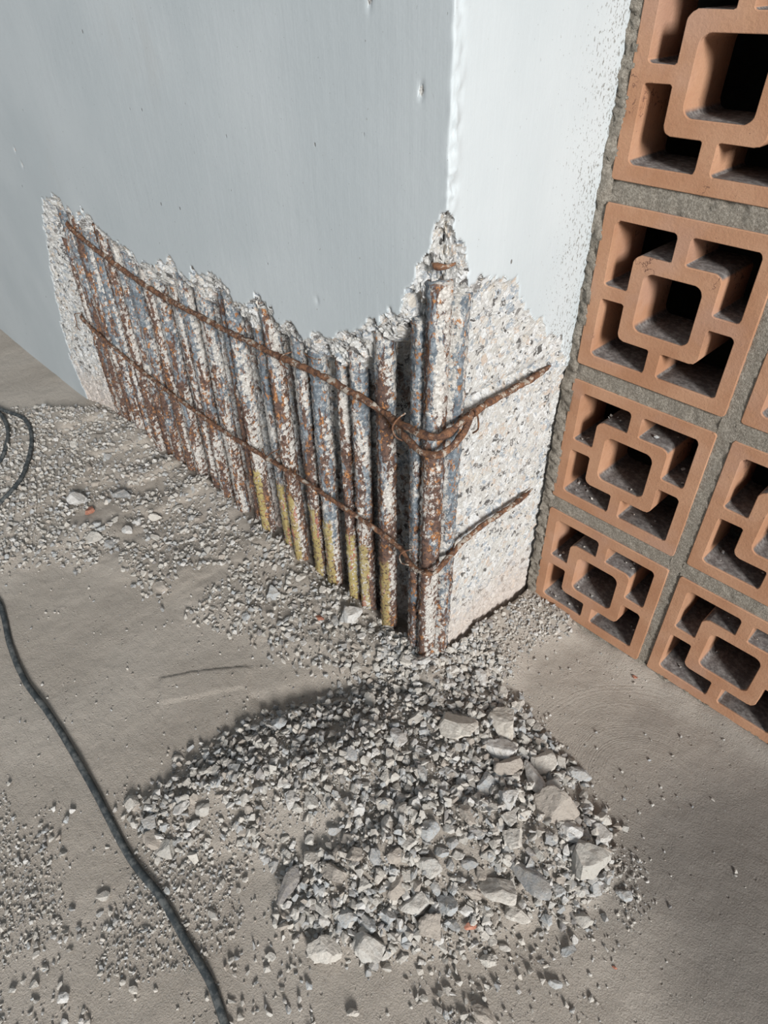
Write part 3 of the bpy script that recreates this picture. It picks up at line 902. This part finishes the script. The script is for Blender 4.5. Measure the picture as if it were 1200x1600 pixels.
# larger fragments, each one its own object
def chunk_mesh(name, seed, squash, mat, elong=1.0, flatfaces=7):
    r = np.random.default_rng(seed)
    bm = bmesh.new()
    bmesh.ops.create_icosphere(bm, subdivisions=4, radius=1)
    N = r.normal(size=(flatfaces + 5, 3)); N /= np.linalg.norm(N, axis=1)[:, None]
    Dd = r.uniform(.48, .80, len(N))
    P_ = np.array([v.co[:] for v in bm.verts])
    for _ in range(2):
        for n_, d_ in zip(N, Dd):
            k = P_ @ n_
            P_ = P_ - np.outer(np.maximum(k - d_, 0), n_)
    P_ = P_ * np.array([elong, .85, squash]) 
    nz_ = fbm(P_[:, 0] + P_[:, 2] * .7 + seed, P_[:, 1] - P_[:, 2] * .6, 3.0, 5, seed, .6) * .17
    P_ = P_ * (1 + nz_[:, None])
    P_ /= np.abs(P_).max()
    for v, q in zip(bm.verts, P_): v.co = q
    me = bpy.data.meshes.new(name); bm.to_mesh(me); bm.free()
    me.materials.append(mat)
    return me


CH = [chunk_mesh('concrete_fragment', 300 + k, .45 + .06 * (k % 6), M_STONE, 1 + .12 * (k % 4)) for k in range(18)]
SLAB = chunk_mesh('mortar_slab', 401, .38, M_SLAB, 1.0, 3)
SLAB2 = chunk_mesh('mortar_slab', 412, .30, M_SLAB, 1.15, 4)
LONG = chunk_mesh('concrete_fragment', 420, .42, M_STONE, 2.0, 6)
BRK = [chunk_mesh('brick_chip', 430 + k, .5, M_BRICK, 1.3) for k in range(3)]


def put_stone(name, me, u, v, px, label, cat, group=None, rz=None, tilt=.35, sink=.42):
    x, y = floor_xy(u, v, FZ + .0)
    h = gh(x, y)
    x, y = floor_xy(u, v, h)
    h = gh(x, y)
    p = np.array([x, y, h]); dist = float((p - CAM) @ ROT[2])
    half = px * dist / FPX / 2 * 1.2
    if x < XG and y > -D - half: y = -D - half * .9
    o = bpy.data.objects.new(name, me); COL.objects.link(o)
    o.location = (x, y, h + half * sink)
    o.scale = (half,) * 3
    o.rotation_euler = (random.uniform(-tilt, tilt), random.uniform(-tilt, tilt), rz if rz is not None else random.uniform(0, 6.28))
    tag(o, label, cat, group)
    return (u, v, px)


used = []
GP = 'larger fragments in the front heap'
special = [
    ('mortar_slab', SLAB, 786, 1140, 54, 'square beige cement slab, the largest lump, at the right of the front heap', -.75),
    ('mortar_slab', SLAB2, 708, 1142, 62, 'flat beige cement slab just left of the largest square lump', .4),
    ('concrete_fragment', CH[3], 782, 1178, 46, 'grey angular stone directly below the square cement slab', .2),
    ('concrete_fragment', LONG, 832, 1222, 54, 'long pale wedge of concrete in the right flank of the heap', -.6),
    ('concrete_fragment', LONG, 824, 1376, 74, 'large elongated dusty fragment with a bright lower edge, lower right of the heap', -.15),
    ('concrete_fragment', CH[5], 866, 1268, 66, 'big rounded concrete lump at the right side of the heap', 1.0),
    ('concrete_fragment', CH[8], 862, 1238, 34, 'light blue grey flake lying on the right side of the heap', .6),
    ('concrete_fragment', CH[2], 846, 1196, 42, 'upright brownish fragment at the upper right of the heap', 1.3),
    ('concrete_fragment', CH[1], 790, 1205, 44, 'bright white wedge near the middle right of the heap', .9),
    ('concrete_fragment', CH[7], 908, 1215, 34, 'blue grey stone at the right rim of the heap', .4),
    ('concrete_fragment', CH[4], 912, 1350, 56, 'broad streaky fragment at the lower right rim of the heap', .1),
    ('concrete_fragment', CH[9], 888, 1305, 36, 'blue grey flake at the right rim below the rounded lump', .8),
    ('concrete_fragment', CH[6], 780, 1392, 54, 'large pale lump beside the elongated dusty fragment', .5),
    ('concrete_fragment', CH[10], 806, 1430, 40, 'white flat flake at the bottom right edge of the heap', .3),
    ('concrete_fragment', CH[11], 672, 1358, 42, 'pale round faced fragment low in the middle of the heap', .3),
    ('concrete_fragment', CH[12], 668, 1302, 34, 'kite shaped fragment in the middle of the heap', 1.3),
    ('concrete_fragment', CH[13], 650, 1418, 46, 'pale lump near the lower middle of the heap', 1.0),
    ('concrete_fragment', LONG, 452, 1388, 56, 'upright elongated lump at the lower left edge of the heap', 1.9),
    ('concrete_fragment', CH[14], 524, 1370, 44, 'grey broad fragment in the lower left of the heap', .5),
    ('concrete_fragment', CH[15], 540, 1436, 34, 'light fragment at the bottom left of the heap', .5),
    ('concrete_fragment', CH[16], 580, 1485, 48, 'flat pale flake lying below the heap', .1),
    ('concrete_fragment', CH[17], 510, 1490, 50, 'rough beige crumbly lump below the lower left of the heap', .6),
    ('concrete_fragment', CH[0], 242, 1318, 34, 'grey fragment beside the cable, left tip of the heap', .6),
    ('concrete_fragment', CH[5], 262, 1330, 32, 'cream rounded fragment next to the grey one by the cable', .4),
    ('concrete_fragment', CH[9], 207, 1256, 26, 'flat white flake at the far left tip of the heap by the cable', .4),
    ('concrete_fragment', CH[8], 236, 1288, 24, 'small dark grey fragment between cable and heap', .8),
    ('concrete_fragment', CH[4], 558, 958, 30, 'pale round stone at the foot of the lone thick bar', .4),
    ('concrete_fragment', CH[2], 638, 1032, 26, 'pale stone beneath the corner bundle, left side', .9),
    ('concrete_fragment', CH[11], 612, 963, 22, 'blue grey stone between the lone thick bar and the corner bundle', .9),
    ('concrete_fragment', CH[7], 335, 1432, 20, 'white flake lying alone right of the cable', .1),
    ('concrete_fragment', CH[3], 163, 1402, 18, 'small pale flake lying alone left of the cable', .7),
    ('concrete_fragment', CH[12], 98, 1562, 18, 'small round pale stone near the bottom left corner', .7),
    ('concrete_fragment', CH[1], 866, 1083 + 455, 20, 'white flake lying alone low right, below the heap', .3),
    ('concrete_fragment', CH[6], 755, 1585, 32, 'pale triangular fragment at the bottom edge of the photo', .3),
    ('concrete_fragment', CH[13], 975, 1402, 26, 'upright fragment at the far right of the scattered stones', .3),
    ('concrete_fragment', CH[15], 910, 1440, 28, 'fragment in a dusty hollow at the lower right', .3),
    ('concrete_fragment', CH[10], 192, 778, 32, 'pale flat stone in the band of gravel left of the bars', .3),
    ('concrete_fragment', CH[16], 125, 788, 30, 'broad grey stone in the middle of the left gravel band', .3),
    ('concrete_fragment', CH[14], 172, 752, 14, 'small round pale stone in the upper part of the gravel band', .3),
    ('concrete_fragment', CH[0], 252, 920, 22, 'pale square faced stone at the lower edge of the gravel band', .3),
    ('concrete_fragment', CH[17], 200, 832, 18, 'blue grey square stone in the gravel band', .3),
    ('brick_chip', BRK[0], 736, 1446, 22, 'red brick chip at the lower edge of the heap', 1.2),
    ('brick_chip', BRK[1], 500, 968, 16, 'orange brick chip at the feet of the yellow painted bars', .2),
    ('brick_chip', BRK[2], 541, 962, 11, 'tiny orange brick chip nearest the lone thick bar', .2),
    ('brick_chip', BRK[1], 494, 1128, 11, 'red brick chip at the top left of the heap', .9),
    ('brick_chip', BRK[2], 992, 1058, 8, 'tiny orange crumb on the floor by the block screen', .3),
    ('brick_chip', BRK[0], 960, 1512, 7, 'tiny orange crumb on the smooth floor at lower right', .3),
    ('brick_chip', BRK[2], 142, 802, 18, 'flat orange tinted chip in the left gravel band', 2.7)]
for nm, me, u, v, px, lab, rz in special:
    used.append(put_stone(nm, me, u, v, px, lab, 'brick chip' if nm == 'brick_chip' else 'rubble fragment', None, rz, .22))


def in_poly_px(poly):
    xs = [p[0] for p in poly]; ys = [p[1] for p in poly]
    while True:
        u, v = random.uniform(min(xs), max(xs)), random.uniform(min(ys), max(ys))
        if float(poly_sd(np.array(u), np.array(v), poly)) > 0: return u, v


TONES = [(.10, 'beige grey'), (.28, 'warm grey'), (.45, 'blue grey'), (.60, 'cream'), (.73, 'dark grey'), (.84, 'whitish'), (.93, 'brownish')]
zones = [
    (24, (15, 40), [(640, 1020), (760, 1060), (820, 1110), (880, 1190), (800, 1200), (620, 1160)], 'top of the front heap below the corner bars'),
    (44, (18, 46), [(800, 1160), (880, 1190), (950, 1290), (940, 1390), (820, 1400), (790, 1280)], 'right flank of the front heap'),
    (38, (16, 38), [(600, 1160), (800, 1190), (800, 1300), (600, 1300)], 'middle of the front heap'),
    (38, (18, 46), [(600, 1300), (810, 1300), (820, 1440), (600, 1470)], 'lower middle of the front heap'),
    (26, (15, 36), [(440, 1300), (600, 1290), (600, 1480), (520, 1470), (445, 1420)], 'lower left of the front heap'),
    (30, (14, 30), [(290, 1200), (420, 1130), (600, 1080), (610, 1290), (440, 1310), (250, 1300)], 'upper left arm of the front heap'),
    (23, (10, 22), [(280, 800), (380, 830), (470, 890), (600, 965), (640, 1010), (560, 1060), (420, 990)], 'gravel below the yellow footed bars'),
    (20, (12, 26), [(0, 660), (140, 660), (300, 800), (400, 980), (220, 900), (0, 860)], 'gravel band beside the cable loops'),
    (10, (11, 28), [(360, 1470), (760, 1470), (960, 1400), (880, 1540), (700, 1590), (380, 1590)], 'floor below the front heap'),
    (5, (9, 15), [(0, 1380), (170, 1400), (290, 1590), (20, 1590)], 'floor left of the cable')]
for n, (lo, hi), poly, where in zones:
    k = tries = 0
    while k < n and tries < 6000:
        tries += 1
        u, v = in_poly_px(poly)
        f = random.random() ** 1.7
        px = lo + (hi - lo) * f
        if any((u - a) ** 2 + (v - b) ** 2 < ((px + c) * .48) ** 2 for a, b, c in used): continue
        tv, tn = random.choice(TONES)
        lab = ('small ' if f < .22 else 'large ' if f > .6 else '') + tn + ' concrete fragment, ' + where
        used.append(put_stone('concrete_fragment', CH[random.randrange(18)], u, v, px, lab, 'rubble fragment', 'concrete fragments, ' + where))
        COL.objects[-1]['tone'] = tv
        k += 1
